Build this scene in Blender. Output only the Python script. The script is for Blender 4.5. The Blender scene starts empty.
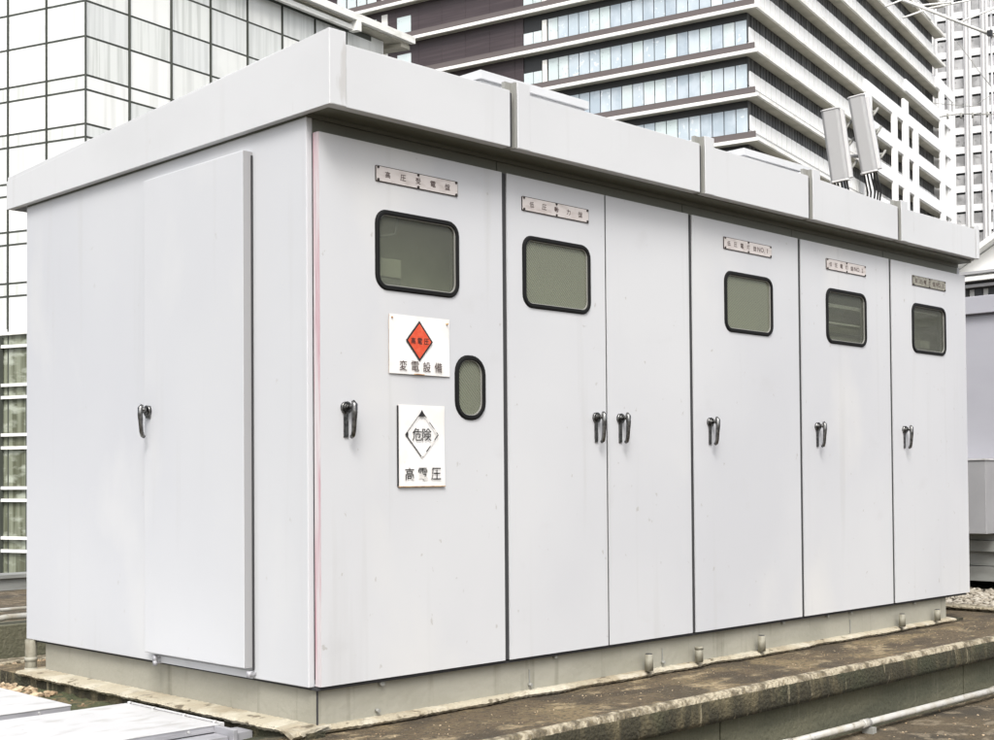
import bpy, bmesh, math, random
from mathutils import Vector, Matrix
random.seed(7)
S = bpy.context.scene
COL = S.collection
R = math.radians

# ------------------------------------------------------------------ camera
def setup_camera():
    yaw, pitch, roll = 0.783676, 0.022818, -0.00778
    cy, sy, cp, sp = math.cos(yaw), math.sin(yaw), math.cos(pitch), math.sin(pitch)
    f = Vector((cy*cp, sy*cp, sp)); r = Vector((sy, -cy, 0)); u = r.cross(f)
    c, s = math.cos(roll), math.sin(roll)
    r2 = r*c + u*s; u2 = u*c - r*s
    cam = bpy.data.cameras.new('camera'); o = bpy.data.objects.new('camera', cam); COL.objects.link(o)
    m = Matrix((r2, u2, -f)).transposed().to_4x4(); m.translation = Vector((-3.18243, -4.18342, 0.82273))
    o.matrix_world = m
    cam.sensor_width = 36; cam.lens = 1325.9/994*36; cam.shift_y = 0.0776
    cam.clip_start = .05; cam.clip_end = 3000
    S.camera = o
setup_camera()

# ------------------------------------------------------------------ light (bright overcast)
SUN_EL, SUN_AZ = R(50), R(226)      # azimuth of the sun measured from +X towards +Y
w = bpy.data.worlds.new('World'); S.world = w; w.use_nodes = True
nt = w.node_tree; nt.nodes.clear()
sky = nt.nodes.new('ShaderNodeTexSky'); sky.sky_type = 'NISHITA'; sky.sun_disc = False
sky.sun_elevation = SUN_EL; sky.sun_rotation = math.pi/2 - SUN_AZ
sky.air_density = 1.0; sky.dust_density = 5.0; sky.ozone_density = 1.0
bgn = nt.nodes.new('ShaderNodeBackground'); bgn.inputs[1].default_value = 0.15
hsv = nt.nodes.new('ShaderNodeHueSaturation'); hsv.inputs['Saturation'].default_value = 0.35
out = nt.nodes.new('ShaderNodeOutputWorld')
nt.links.new(sky.outputs[0], hsv.inputs['Color']); nt.links.new(hsv.outputs[0], bgn.inputs[0]); nt.links.new(bgn.outputs[0], out.inputs[0])
sl = bpy.data.lights.new('sun', 'SUN'); sl.energy = 1.5; sl.angle = R(22); sl.color = (1, .985, .955)
so = bpy.data.objects.new('sun', sl); COL.objects.link(so)
sd = Vector((math.cos(SUN_EL)*math.cos(SUN_AZ), math.cos(SUN_EL)*math.sin(SUN_AZ), math.sin(SUN_EL)))
so.rotation_euler = sd.to_track_quat('Z', 'Y').to_euler()
S.view_settings.view_transform = 'Standard'; S.view_settings.look = 'None'
S.view_settings.gamma = 1; S.view_settings.exposure = 0.82
S.view_settings.use_curve_mapping = False

# ------------------------------------------------------------------ materials
def ramp(nt, a, b, ca, cb):
    n = nt.nodes.new('ShaderNodeValToRGB'); e = n.color_ramp.elements
    e[0].position = a; e[0].color = (*ca, 1); e[1].position = b; e[1].color = (*cb, 1); return n
def mat(name, col, rough=.5, metal=0., layers=(), bump=0., bscale=40., spec=.5, coat=0.):
    """layers: (scale xyz, detail, lo, hi, colour, strength) patches of another colour mixed over the base"""
    m = bpy.data.materials.new(name); m.use_nodes = True; nt = m.node_tree; b = nt.nodes['Principled BSDF']
    b.inputs['Roughness'].default_value = rough; b.inputs['Metallic'].default_value = metal
    b.inputs['Specular IOR Level'].default_value = spec; b.inputs['Coat Weight'].default_value = coat
    b.inputs['Base Color'].default_value = (*col, 1)
    tc = nt.nodes.new('ShaderNodeTexCoord'); cur = None
    for k, (sc, det, lo, hi, c2, st) in enumerate(layers):
        mp = nt.nodes.new('ShaderNodeMapping'); mp.inputs['Scale'].default_value = sc
        mp.inputs['Location'].default_value = (k*3.1, k*1.7, k*.9)
        no = nt.nodes.new('ShaderNodeTexNoise'); no.inputs['Scale'].default_value = 1; no.inputs['Detail'].default_value = det
        nt.links.new(tc.outputs['Object'], mp.inputs[0]); nt.links.new(mp.outputs[0], no.inputs[0])
        rp = ramp(nt, lo, hi, (0, 0, 0), (st, st, st)); nt.links.new(no.outputs[0], rp.inputs[0])
        mx = nt.nodes.new('ShaderNodeMix'); mx.data_type = 'RGBA'
        nt.links.new(rp.outputs[0], mx.inputs[0]); mx.inputs[7].default_value = (*c2, 1)
        if cur is None: mx.inputs[6].default_value = (*col, 1)
        else: nt.links.new(cur, mx.inputs[6])
        cur = mx.outputs[2]
    if cur: nt.links.new(cur, b.inputs['Base Color'])
    if bump:
        no = nt.nodes.new('ShaderNodeTexNoise'); no.inputs['Scale'].default_value = bscale; no.inputs['Detail'].default_value = 6
        nt.links.new(tc.outputs['Object'], no.inputs[0])
        bp = nt.nodes.new('ShaderNodeBump'); bp.inputs['Strength'].default_value = bump; bp.inputs['Distance'].default_value = .02
        nt.links.new(no.outputs[0], bp.inputs['Height']); nt.links.new(bp.outputs[0], b.inputs['Normal'])
    return m
PAINT = (.475, .478, .498)
M = {}
M['paint'] = mat('cabinet_paint', (.515,.522,.534), .40, layers=[((.55,.9,.45),5,.42,.66,(.455,.463,.485),.85), ((.9,1.6,.6),5,.54,.68,(.56,.557,.545),.85), ((11,11,.5),6,.60,.78,(.40,.40,.395),.45), ((3.5,3.5,5),7,.64,.74,(.42,.42,.425),.25), ((26,26,18),5,.70,.74,(.28,.26,.23),.5)], bump=.06, bscale=3)
M['paint_side'] = mat('cabinet_side_paint', (.50,.509,.523), .42, layers=[((.6,.55,.45),5,.40,.66,(.455,.465,.49),.85), ((1.5,1.5,.9),5,.57,.70,(.525,.53,.535),.8), ((10,10,.45),6,.60,.78,(.41,.41,.405),.4), ((14,14,9),6,.71,.76,(.32,.30,.27),.4)], bump=.06, bscale=3)
M['paint_roof'] = mat('roof_paint', (.528,.536,.546), .5, layers=[((1.2,1.2,2),5,.45,.7,(.49,.498,.507),.8), ((13,13,.7),6,.62,.78,(.44,.44,.435),.35), ((12,12,3),6,.68,.74,(.33,.31,.28),.4)], bump=.05, bscale=4)
M['paint_pink'] = mat('pinkish_edge_paint', (.50,.465,.475), .5, layers=[((20,20,1.6),5,.46,.62,(.36,.09,.14),.55)])
M['eave_shade'] = mat('eave_shade_paint', (.155,.16,.135), .6, layers=[((3,3,9),5,.5,.75,(.145,.15,.125),.7)])  # shade under the eave put into a darker colour than the cabinet
M['rubber'] = mat('black_rubber', (.007,.007,.007), .6, spec=.2)
M['gapdark'] = mat('dark_gap', (.03,.03,.032), .8)
M['edge_grey'] = mat('door_edge_grey', (.285,.285,.29), .5)
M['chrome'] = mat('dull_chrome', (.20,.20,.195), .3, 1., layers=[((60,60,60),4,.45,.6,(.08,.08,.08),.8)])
M['inner'] = mat('inner_panel_paint', (.66,.67,.56), .6, layers=[((3,3,3),4,.45,.7,(.42,.44,.33),.7)])
M['meter'] = mat('meter_box', (.66,.67,.58), .5)
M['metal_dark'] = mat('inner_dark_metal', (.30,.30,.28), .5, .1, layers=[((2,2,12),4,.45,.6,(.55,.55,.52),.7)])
M['bar'] = mat('reflection_white', (.85,.85,.85), .3)
M['plate'] = mat('nameplate_ivory', (.56,.52,.50), .45, layers=[((14,14,40),7,.48,.68,(.42,.37,.345),.7)])
M['plate_old'] = mat('nameplate_weathered', (.26,.25,.21), .5, layers=[((40,40,60),5,.45,.65,(.13,.12,.095),.8)])
M['ink'] = mat('brown_black_ink', (.055,.03,.025), .6)
M['ink_worn'] = mat('worn_black_ink', (.02,.018,.016), .6, layers=[((22,22,22),3,.53,.58,(.66,.64,.61),.97)])
M['black'] = mat('black_paint', (.015,.015,.015), .5)
M['screw'] = mat('screw_heads', (.05,.04,.035), .4, .6)
M['sign'] = mat('sign_white', (.72,.71,.695), .35, layers=[((8,8,8),6,.50,.68,(.65,.62,.57),.6), ((20,20,26),6,.69,.75,(.50,.40,.29),.45)])
M['orange'] = mat('sign_orange', (.55,.06,.022), .4, layers=[((60,60,60),5,.45,.7,(.62,.12,.055),.7)])
M['rust'] = mat('rust', (.28,.12,.04), .85, layers=[((60,60,60),5,.4,.6,(.62,.42,.2),.8)])
M['plinth'] = mat('plinth_concrete', (.30,.29,.24), .8, layers=[((3,3,5),6,.45,.75,(.235,.228,.18),.8), ((18,18,1.5),6,.57,.74,(.10,.092,.062),.45), ((2,2,26),4,.48,.7,(.29,.28,.235),.5)], bump=.2, bscale=30)
M['mortar'] = mat('pale_mortar', (.36,.325,.245), .9, layers=[((3,3,3),9,.46,.66,(.24,.20,.135),.8), ((16,16,30),8,.59,.66,(.08,.063,.038),.8), ((6,6,6),6,.52,.62,(.44,.41,.33),.7)], bump=.4, bscale=60)
M['slab'] = mat('weathered_slab', (.098,.071,.038), .92, layers=[((2.2,3.5,5),10,.50,.60,(.18,.135,.07),.9), ((5,9,12),10,.57,.62,(.31,.245,.145),.75), ((3,5,3),9,.50,.60,(.045,.033,.018),.85), ((45,45,45),8,.50,.62,(.035,.028,.018),.7), ((90,90,90),4,.62,.68,(.24,.20,.14),.6)], bump=1., bscale=70)
M['lip'] = mat('chipped_kerb_lip', (.38,.335,.245), .95, layers=[((16,16,16),10,.46,.60,(.085,.068,.042),.92), ((50,50,50),5,.5,.62,(.17,.14,.085),.8)], bump=1., bscale=70)
M['kerbface'] = mat('mossy_kerb_face', (.034,.030,.016), .95, layers=[((11,11,4),10,.50,.66,(.12,.10,.055),.8), ((30,30,4),8,.62,.68,(.27,.235,.155),.7), ((4,4,4),6,.5,.65,(.033,.037,.018),.8)], bump=.9, bscale=60)
M['wallgreen'] = mat('mossy_concrete_wall', (.105,.102,.066), .92, layers=[((1.2,1.2,5),8,.45,.62,(.06,.062,.04),.85), ((20,20,2),6,.56,.70,(.145,.138,.10),.5), ((60,60,60),4,.6,.7,(.05,.05,.035),.5)], bump=.5, bscale=40)
M['deck'] = mat('rooftop_deck', (.095,.071,.04), .95, layers=[((2,2,2),9,.45,.62,(.04,.033,.022),.9), ((8,9,9),10,.55,.61,(.19,.155,.105),.8), ((60,60,60),5,.5,.65,(.035,.028,.018),.7)], bump=.7, bscale=70)
M['moss'] = mat('moss_ground', (.055,.062,.024), .95, layers=[((12,12,12),8,.5,.6,(.16,.115,.06),.8), ((40,40,40),5,.55,.65,(.02,.022,.012),.8)], bump=1., bscale=60)
M['stone'] = mat('gravel_stone', (.28,.20,.12), .9, layers=[((9,9,9),5,.45,.6,(.50,.40,.27),.9), ((20,20,20),5,.5,.65,(.09,.06,.035),.8)], bump=.4, bscale=60)
M['stone_pale'] = mat('pale_gravel_stone', (.27,.24,.19), .9, layers=[((9,9,9),5,.45,.6,(.42,.39,.33),.9), ((20,20,20),5,.5,.65,(.09,.07,.045),.8)], bump=.4, bscale=60)
M['galv'] = mat('galvanised_white_sheet', (.49,.49,.495), .42, layers=[((2,2,2),6,.45,.65,(.42,.42,.42),.8), ((6,14,6),7,.54,.68,(.31,.305,.29),.7), ((30,30,30),5,.67,.73,(.22,.20,.17),.5)], bump=.06, bscale=5)
M['galvedge'] = mat('galvanised_edge', (.34,.34,.36), .5, .2, layers=[((6,6,30),5,.5,.75,(.20,.20,.21),.7)])
M['pipe'] = mat('white_plastic_pipe', (.38,.375,.35), .4, layers=[((10,10,10),6,.45,.65,(.27,.245,.185),.7), ((30,30,30),5,.6,.7,(.12,.10,.07),.6)])
M['stub'] = mat('grey_pipe_stub', (.22,.21,.165), .7, layers=[((20,20,8),5,.45,.65,(.11,.095,.06),.8)], bump=.3)
M['lav'] = mat('lavender_grey_paint', (.34,.34,.37), .5, layers=[((1,1,3),4,.45,.7,(.31,.31,.34),.7)], bump=.03, bscale=5)
M['greybox'] = mat('grey_box_paint', (.27,.27,.275), .5, layers=[((3,3,3),4,.45,.7,(.23,.23,.235),.7)])
M['base_grey'] = mat('grey_base_steel', (.21,.215,.20), .6, layers=[((3,3,9),5,.45,.7,(.13,.13,.12),.7)])
M['shed'] = mat('shed_white', (.80,.80,.77), .6, layers=[((2,2,2),5,.5,.7,(.6,.6,.56),.6)])
M['shadow_steel'] = mat('grey_steel', (.24,.24,.22), .6)
M['ant'] = mat('antenna_radome', (.335,.335,.335), .45, layers=[((2,2,2),4,.5,.7,(.28,.28,.28),.6)])
M['antside'] = mat('antenna_back_white', (.55,.55,.55), .5)
M['steel'] = mat('galvanised_steel', (.55,.55,.55), .4, .5)
M['cable'] = mat('black_cable', (.02,.02,.02), .6)
# far buildings
M['frit'] = mat('white_fritted_glass', (.66,.67,.645), .2, layers=[((1.6,1.6,.06),6,.48,.66,(.52,.53,.51),.8), ((.25,.25,.25),4,.45,.6,(.60,.61,.585),.8)])
M['frit3'] = mat('bright_fritted_glass', (.72,.725,.70), .2, layers=[((1.9,1.9,.05),6,.50,.66,(.60,.605,.58),.7)])
M['frit4'] = mat('greyer_fritted_glass', (.60,.615,.60), .18, layers=[((2.6,2.6,.07),6,.45,.62,(.50,.515,.50),.8)])
M['frit2'] = mat('white_blind_glass', (.63,.645,.62), .2, layers=[((3.2,3.2,.08),7,.46,.6,(.46,.475,.45),.8)])
M['lowglass'] = mat('greenish_window_glass', (.20,.215,.16), .12, layers=[((1.8,1.8,.1),4,.42,.6,(.08,.085,.055),.9), ((.5,.5,1.2),4,.5,.65,(.42,.45,.38),.7)])
M['mullion'] = mat('dark_mullion', (.055,.06,.05), .5)
M['whiteframe'] = mat('white_frame', (.72,.72,.69), .5, layers=[((.6,.6,2),6,.5,.66,(.55,.55,.50),.7)])
M['core'] = mat('dark_facade_core', (.02,.021,.022), .5)
M['bglass'] = mat('pale_blue_glass', (.43,.50,.55), .10, layers=[((.4,.4,.3),5,.42,.6,(.53,.59,.63),.85), ((2.2,2.2,2.2),4,.62,.66,(.8,.82,.83),.5)])
M['bglass3'] = mat('deeper_blue_glass', (.36,.425,.48), .09, layers=[((.6,.6,.5),5,.45,.6,(.48,.54,.59),.85)])
M['bglass2'] = mat('pale_green_glass', (.52,.60,.60), .12, layers=[((.5,.5,.4),5,.45,.6,(.60,.65,.66),.8), ((3,3,3),4,.63,.67,(.36,.42,.44),.6)])
M['brownwall'] = mat('dark_brown_cladding', (.042,.030,.033), .5, layers=[((.15,.15,4),4,.45,.65,(.06,.045,.048),.8)])
M['spandrel'] = mat('brown_grey_spandrel', (.10,.084,.082), .7, layers=[((.8,.8,2),5,.45,.65,(.10,.085,.085),.8)])
M['ledge'] = mat('white_ledge', (.82,.81,.77), .5, layers=[((.5,.5,1.5),6,.5,.66,(.66,.65,.60),.8), ((2.5,2.5,.5),5,.6,.7,(.5,.49,.45),.5)])
M['soffit'] = mat('beige_soffit', (.46,.44,.37), .7, layers=[((.6,.6,.6),5,.45,.65,(.36,.35,.29),.8)])
M['rdark'] = mat('dark_side_glass', (.028,.028,.03), .4, layers=[((.9,.9,.1),4,.45,.6,(.10,.10,.10),.8)])
M['rail'] = mat('white_railing', (.86,.86,.85), .5, layers=[((.4,.4,.8),6,.5,.66,(.76,.76,.75),.6)])
M['railgap'] = mat('grey_railing_gap', (.48,.48,.48), .6)
M['tower'] = mat('white_tower_wall', (.70,.70,.70), .6, layers=[((.5,.5,.05),5,.45,.65,(.58,.58,.58),.8)])
M['tower_rib'] = mat('tower_rib_grey', (.42,.42,.42), .6)
M['towerglass'] = mat('tower_glass', (.22,.22,.22), .15, layers=[((.35,.35,.35),3,.42,.6,(.42,.42,.42),.9), ((1.1,1.1,1.1),3,.58,.66,(.12,.12,.12),.6)])
M['city'] = mat('city_ground', (.16,.16,.155), .9, layers=[((.05,.05,.05),4,.45,.6,(.09,.09,.09),.8)])

def glass_mat():
    m = bpy.data.materials.new('wired_window_glass'); m.use_nodes = True; nt = m.node_tree; b = nt.nodes['Principled BSDF']
    b.inputs['Base Color'].default_value = (.225,.235,.185,1); b.inputs['Roughness'].default_value = .12
    tr = nt.nodes.new('ShaderNodeBsdfTransparent'); tr.inputs[0].default_value = (.72,.77,.62,1)
    mx = nt.nodes.new('ShaderNodeMixShader')
    tc = nt.nodes.new('ShaderNodeTexCoord'); mp = nt.nodes.new('ShaderNodeMapping'); mp.inputs['Rotation'].default_value = (0, R(45), 0)
    br = nt.nodes.new('ShaderNodeTexWave'); br.inputs['Scale'].default_value = 28; br.inputs['Distortion'].default_value = .4
    nt.links.new(tc.outputs['Object'], mp.inputs[0]); nt.links.new(mp.outputs[0], br.inputs[0])
    rp = ramp(nt, .80, .99, (.55,)*3, (.62,)*3); nt.links.new(br.outputs['Fac'], rp.inputs[0])
    nt.links.new(rp.outputs[0], mx.inputs[0]); nt.links.new(tr.outputs[0], mx.inputs[1]); nt.links.new(b.outputs[0], mx.inputs[2])
    nt.links.new(mx.outputs[0], nt.nodes['Material Output'].inputs[0]); return m
M['glass'] = glass_mat()
def glass2():
    m = bpy.data.materials.new('clear_window_glass'); m.use_nodes = True; nt = m.node_tree; b = nt.nodes['Principled BSDF']
    b.inputs['Base Color'].default_value = (.17,.175,.15,1); b.inputs['Roughness'].default_value = .04
    tr = nt.nodes.new('ShaderNodeBsdfTransparent'); tr.inputs[0].default_value = (.8,.82,.76,1)
    mx = nt.nodes.new('ShaderNodeMixShader'); mx.inputs[0].default_value = .3
    nt.links.new(tr.outputs[0], mx.inputs[1]); nt.links.new(b.outputs[0], mx.inputs[2])
    nt.links.new(mx.outputs[0], nt.nodes['Material Output'].inputs[0]); return m
M['glass_clear'] = glass2()

# ------------------------------------------------------------------ helpers
def B8(bm, pts, mi=0):
    v = [bm.verts.new(p) for p in pts]
    for q in ((0,3,2,1),(4,5,6,7),(0,1,5,4),(1,2,6,5),(2,3,7,6),(3,0,4,7)):
        f = bm.faces.new([v[i] for i in q]); f.material_index = mi
    return v
def box(bm, x0, x1, y0, y1, z0, z1, mi=0):
    return B8(bm, [(x0,y0,z0),(x1,y0,z0),(x1,y1,z0),(x0,y1,z0),(x0,y0,z1),(x1,y0,z1),(x1,y1,z1),(x0,y1,z1)], mi)
def tube(bm, pts, r, n=12, mi=0, caps=True):
    pts = [Vector(p) for p in pts]; rings = []
    for i, p in enumerate(pts):
        d = (pts[min(i+1, len(pts)-1)] - pts[max(i-1, 0)]).normalized()
        a = d.orthogonal().normalized() if i == 0 else (a0 - d*a0.dot(d)).normalized()
        a0 = a; b = d.cross(a); rr = r[i] if isinstance(r, (list, tuple)) else r
        rings.append([bm.verts.new(p + a*math.cos(2*math.pi*k/n)*rr + b*math.sin(2*math.pi*k/n)*rr) for k in range(n)])
    for A, Bq in zip(rings, rings[1:]):
        for k in range(n):
            f = bm.faces.new((A[k], A[(k+1)%n], Bq[(k+1)%n], Bq[k])); f.smooth = True; f.material_index = mi
    if caps:
        for rg in (rings[0], rings[-1]):
            f = bm.faces.new(rg); f.material_index = mi
def obj(name, bm, mats, parent=None, bevel=0., smooth=False):
    bmesh.ops.recalc_face_normals(bm, faces=bm.faces[:])
    me = bpy.data.meshes.new(name); bm.to_mesh(me); bm.free()
    for m in (mats if isinstance(mats, (list, tuple)) else [mats]): me.materials.append(M[m] if isinstance(m, str) else m)
    o = bpy.data.objects.new(name, me); COL.objects.link(o)
    if parent: o.parent = parent
    if bevel:
        b = o.modifiers.new('bevel', 'BEVEL'); b.width = bevel; b.segments = 2; b.limit_method = 'ANGLE'; b.angle_limit = R(40)
    return o
def NB(): return bmesh.new()
def thing(name, label, cat, loc=(0,0,0), group=None):
    o = bpy.data.objects.new(name, None); COL.objects.link(o); o.location = loc; o.empty_display_size = .1
    return tag(o, label, cat, group)
def tag(o, label, cat, group=None, kind=None):
    o['label'] = label; o['category'] = cat
    if group: o['group'] = group
    if kind: o['kind'] = kind
    return o
def struct(o, kind='structure', label=None, cat=None):
    o['kind'] = kind
    if label: o['label'] = label
    if cat: o['category'] = cat
    return o
def rr(cx, cz, w, h, r, n=6):
    pts = []
    for (sx, sz, a0) in ((1,1,0),(-1,1,90),(-1,-1,180),(1,-1,270)):
        for k in range(n+1):
            a = R(a0 + 90*k/n); pts.append((cx + sx*(w/2-r) + r*math.cos(a), cz + sz*(h/2-r) + r*math.sin(a)))
    return pts
def ring(bm, outer, inner, y0, y1, mi=0):
    n = len(outer)
    def L(p, y): return [bm.verts.new((a, y, b)) for a, b in p]
    of, inf, ob, ib = L(outer, y0), L(inner, y0), L(outer, y1), L(inner, y1)
    for k in range(n):
        j = (k+1) % n
        for q in ((of[k],of[j],inf[j],inf[k]), (of[k],of[j],ob[j],ob[k]), (inf[k],inf[j],ib[j],ib[k])):
            f = bm.faces.new(q); f.material_index = mi
def poly(bm, pts, y, th=0, mi=0):
    v = [bm.verts.new((a, y, b)) for a, b in pts]; f = bm.faces.new(v); f.material_index = mi
    if th:
        v2 = [bm.verts.new((a, y+th, b)) for a, b in pts]; g = bm.faces.new(v2[::-1]); g.material_index = mi
        for k in range(len(v)):
            q = bm.faces.new((v[k], v2[k], v2[(k+1)%len(v)], v[(k+1)%len(v)])); q.material_index = mi
TC = {}
def load_text(body, bold):
    cu = bpy.data.curves.new('t', 'FONT'); cu.body = body; cu.size = 1; cu.offset = bold
    cu.resolution_u = 2; cu.extrude = 0; cu.fill_mode = 'FRONT'
    o = bpy.data.objects.new('t', cu); COL.objects.link(o)
    dg = bpy.context.evaluated_depsgraph_get(); dg.update()
    me = bpy.data.meshes.new_from_object(o.evaluated_get(dg))
    TC[body, bold] = ([tuple(v.co) for v in me.vertices], [tuple(p.vertices) for p in me.polygons])
    bpy.data.objects.remove(o); bpy.data.meshes.remove(me); bpy.data.curves.remove(cu)
for _t in '高圧受電盤低動力灯123': load_text(_t, .012)
load_text('NO.', .012)
for _t in '変電設備': load_text(_t, .003)
for _t in '危険': load_text(_t, .004)
for _t in '高電圧': load_text(_t, .006)
def text_to(bm, body, cx, cz, size, y, mi, wide=1., bold=.0):
    vv, ff = TC[body, bold]
    xs = [v[0] for v in vv]; ys = [v[1] for v in vv]
    if xs:
        x0, x1, y0, y1 = min(xs), max(xs), min(ys), max(ys); s = size/(y1-y0)
        vs = [bm.verts.new((cx + (v[0]-(x0+x1)/2)*s*wide, y, cz + (v[1]-(y0+y1)/2)*s)) for v in vv]
        for p in ff:
            try: f = bm.faces.new([vs[i] for i in p]); f.material_index = mi
            except ValueError: pass

# ------------------------------------------------------------------ ground and slab
W, D, HZ = 5.654, 2.472, 2.262
bm = NB(); box(bm, -900, 1400, -900, 1400, -45.5, -45); struct(obj('ground', bm, 'city'))
bm = NB(); box(bm, -22, 26, -25, 14.0, -45, -.72); struct(obj('rooftop_deck', bm, 'deck'))
# parapet at the deck's far edge, dark
bm = NB(); box(bm, -22, 26, 14.004, 14.35, -45, -.55); box(bm, -22, 26, 13.95, 14.40, -.548, -.50)
tag(obj('parapet', bm, 'base_grey'), 'low dark roof edge wall below the glass tower', 'parapet')
# raised bed left of and behind the cabinet, and to its right
bm = NB()
def sheet(bm, x0, x1, y0, y1, z, nx, ny, amp, mi=0, fade=True):
    V = [[bm.verts.new((x0+(x1-x0)*i/nx, y0+(y1-y0)*j/ny, (z((x0+(x1-x0)*i/nx), (y0+(y1-y0)*j/ny)) if callable(z) else z) + (random.uniform(-amp, amp) if 0 < i < nx and 0 < j < ny else 0))) for j in range(ny+1)] for i in range(nx+1)]
    for i in range(nx):
        for j in range(ny):
            f = bm.faces.new((V[i][j], V[i+1][j], V[i+1][j+1], V[i][j+1])); f.material_index = mi; f.smooth = True
def zg(x, y): return -.305 + .085*max(0, min(1, (3.3-y)/1.2))*max(0, min(1, (y-.6)/.4))
sheet(bm, -4.5, 2.4, -.3, 3.86, zg, 130, 90, .009)
struct(obj('mossy_ground', bm, 'moss'))
bm = NB(); sheet(bm, 6.24, 14, -2.5, 9, -.215, 80, 90, .01); box(bm, 6.24, 14, -2.5, 9, -.9, -.24); struct(obj('gravel_bed', bm, 'deck'))
bm = NB(); sheet(bm, -4, 20, -14, -.605, -.515, 200, 80, .003); box(bm, -4, 20, -14, -.61, -.70, -.54)
struct(obj('walkway', bm, 'deck'))
# front slab with kerb lip, chipped
def slab():
    bm = NB(); n = 520; x0, x1 = -.47, 6.2
    prof = [(2.9,-.186,0),(.12,-.187,0),(-.05,-.188,0),(-.16,-.188,0),(-.28,-.189,0),(-.40,-.188,0),(-.50,-.186,0),(-.575,-.180,0),(-.600,-.163,1),(-.630,-.152,1),(-.655,-.157,1),(-.664,-.180,1),(-.668,-.215,2),(-.668,-.262,2),(-.655,-.286,2),(-.605,-.290,2)]
    rows = []
    ph = [random.uniform(0, 6) for _ in range(8)]
    for i in range(n+1):
        x = x0 + (x1-x0)*i/n; row = []
        lo = .0025*math.sin(x*1.9+ph[0]) + .002*math.sin(x*4.7+ph[1])
        for k, (y, z, m) in enumerate(prof):
            a = 0 if k < 1 else (.0012 if k < 7 else .0018)
            row.append(bm.verts.new((x, y + (random.uniform(-a, a) + (lo*.5 if k > 7 else 0)), z + random.uniform(-a, a)*.7 + (lo*.5 if k in (8, 9, 10) else 0))))
        rows.append(row)
    for A, Bq in zip(rows, rows[1:]):
        for k in range(len(prof)-1):
            f = bm.faces.new((A[k], Bq[k], Bq[k+1], A[k+1])); f.material_index = prof[k+1][2] if k > 6 else 0; f.smooth = True
    # ends
    for row in (rows[0], rows[-1]):
        v = bm.verts.new((row[0].co.x, 2.9, -.6)); v2 = bm.verts.new((row[0].co.x, -.6, -.6)); f = bm.faces.new(row + [v2, v]); f.material_index = 2
    return struct(obj('concrete_slab', bm, ['slab', 'lip', 'kerbface']))
sl_o = slab()
# cut the part of the slab left of the cabinet off with a notch: the bed there is lower, so the slab starts at the mortar
me = sl_o.data
bm = NB(); bm.from_mesh(me)
for v in bm.verts:
    if v.co.y > .10 and v.co.x < -.02: v.co.x = -.02
bm.to_mesh(me); bm.free()
# support wall under the kerb with expansion joints
wall = thing('retaining_wall', 'mossy green concrete wall under the chipped kerb', 'wall', (2, -.6, -.5))
xs = [-.47, 1.86, 4.3, 6.2]
for a, b in zip(xs, xs[1:]):
    bm = NB(); box(bm, a+.006-2, b-.006-2, .01, .05, -.25, .213); obj('wall_panel', bm, 'wallgreen', wall, .004)
bm = NB(); box(bm, -2.47, 4.2, .052, .08, -.25, .20); obj('backing', bm, 'gapdark', wall)
# mortar bed under the plinth
def mortar():
    bm = NB()
    def strip(P0, P1, nrm, n, wd, ztop, inner):
        rows = []
        for i in range(n+1):
            t = i/n; p = Vector(P0).lerp(Vector(P1), t)
            o1 = wd + random.uniform(-.003, .003) + .0025*math.sin(t*23) + .004*math.sin(t*71) - (.022*max(0, math.sin(t*47)*math.sin(t*19+1)) if wd < .07 else 0)
            pts = [(-inner, ztop+.006), (o1*.5, ztop+.003), (o1, ztop-.003), (o1+.006, ztop-.012), (o1-.006, ztop-.024)]
            rows.append([bm.verts.new((p.x+nrm[0]*a, p.y+nrm[1]*a, z+random.uniform(-.002, .002))) for a, z in pts])
        bm.faces.new(rows[0]); bm.faces.new(rows[-1])
        for A, Bq in zip(rows, rows[1:]):
            for k in range(4): bm.faces.new((A[k], Bq[k], Bq[k+1], A[k+1]))
    strip((-.118, .03, 0), (5.42, .03, 0), (0, -1), 420, .034, -.158, .04)
    strip((.03, -.010, 0), (.03, 2.42, 0), (-1, 0), 190, .106, -.1535, .04)
    o = obj('mortar_bed', bm, 'mortar', sl_o)
    bm = NB(); box(bm, -.055, .03, -.02, 2.42, -.33, -.165); box(bm, -.02, 5.6, .03, 2.42, -.33, -.17)
    obj('footing', bm, 'kerbface', sl_o)  # dark kerb colour stands in for deep shadow below the mortar edge
mortar()
# kerb strips beside the slab
bm = NB(); box(bm, 6.204, 6.236, -.6, 3.0, -.5, -.17); box(bm, 6.15, 6.30, -.6, 3.0, -.168, -.15)
tag(obj('kerb', bm, 'lip', None, .006), 'pale narrow kerb at the right end of the slab', 'kerb')
bm = NB(); box(bm, -4.5, 3.4, 3.70, 3.87, -.40, -.285)
tag(obj('kerb', bm, 'lip', None, .006), 'white kerb at the foot of the low green wall', 'kerb')
bm = NB(); box(bm, -4.5, 3.4, 3.98, 4.2, -.72, -.09); box(bm, -4.5, 3.4, 3.90, 3.976, -.72, -.33)
tag(obj('low_wall', bm, 'wallgreen', None, .006), 'low mossy wall behind the white cabinet at left', 'wall')

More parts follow.
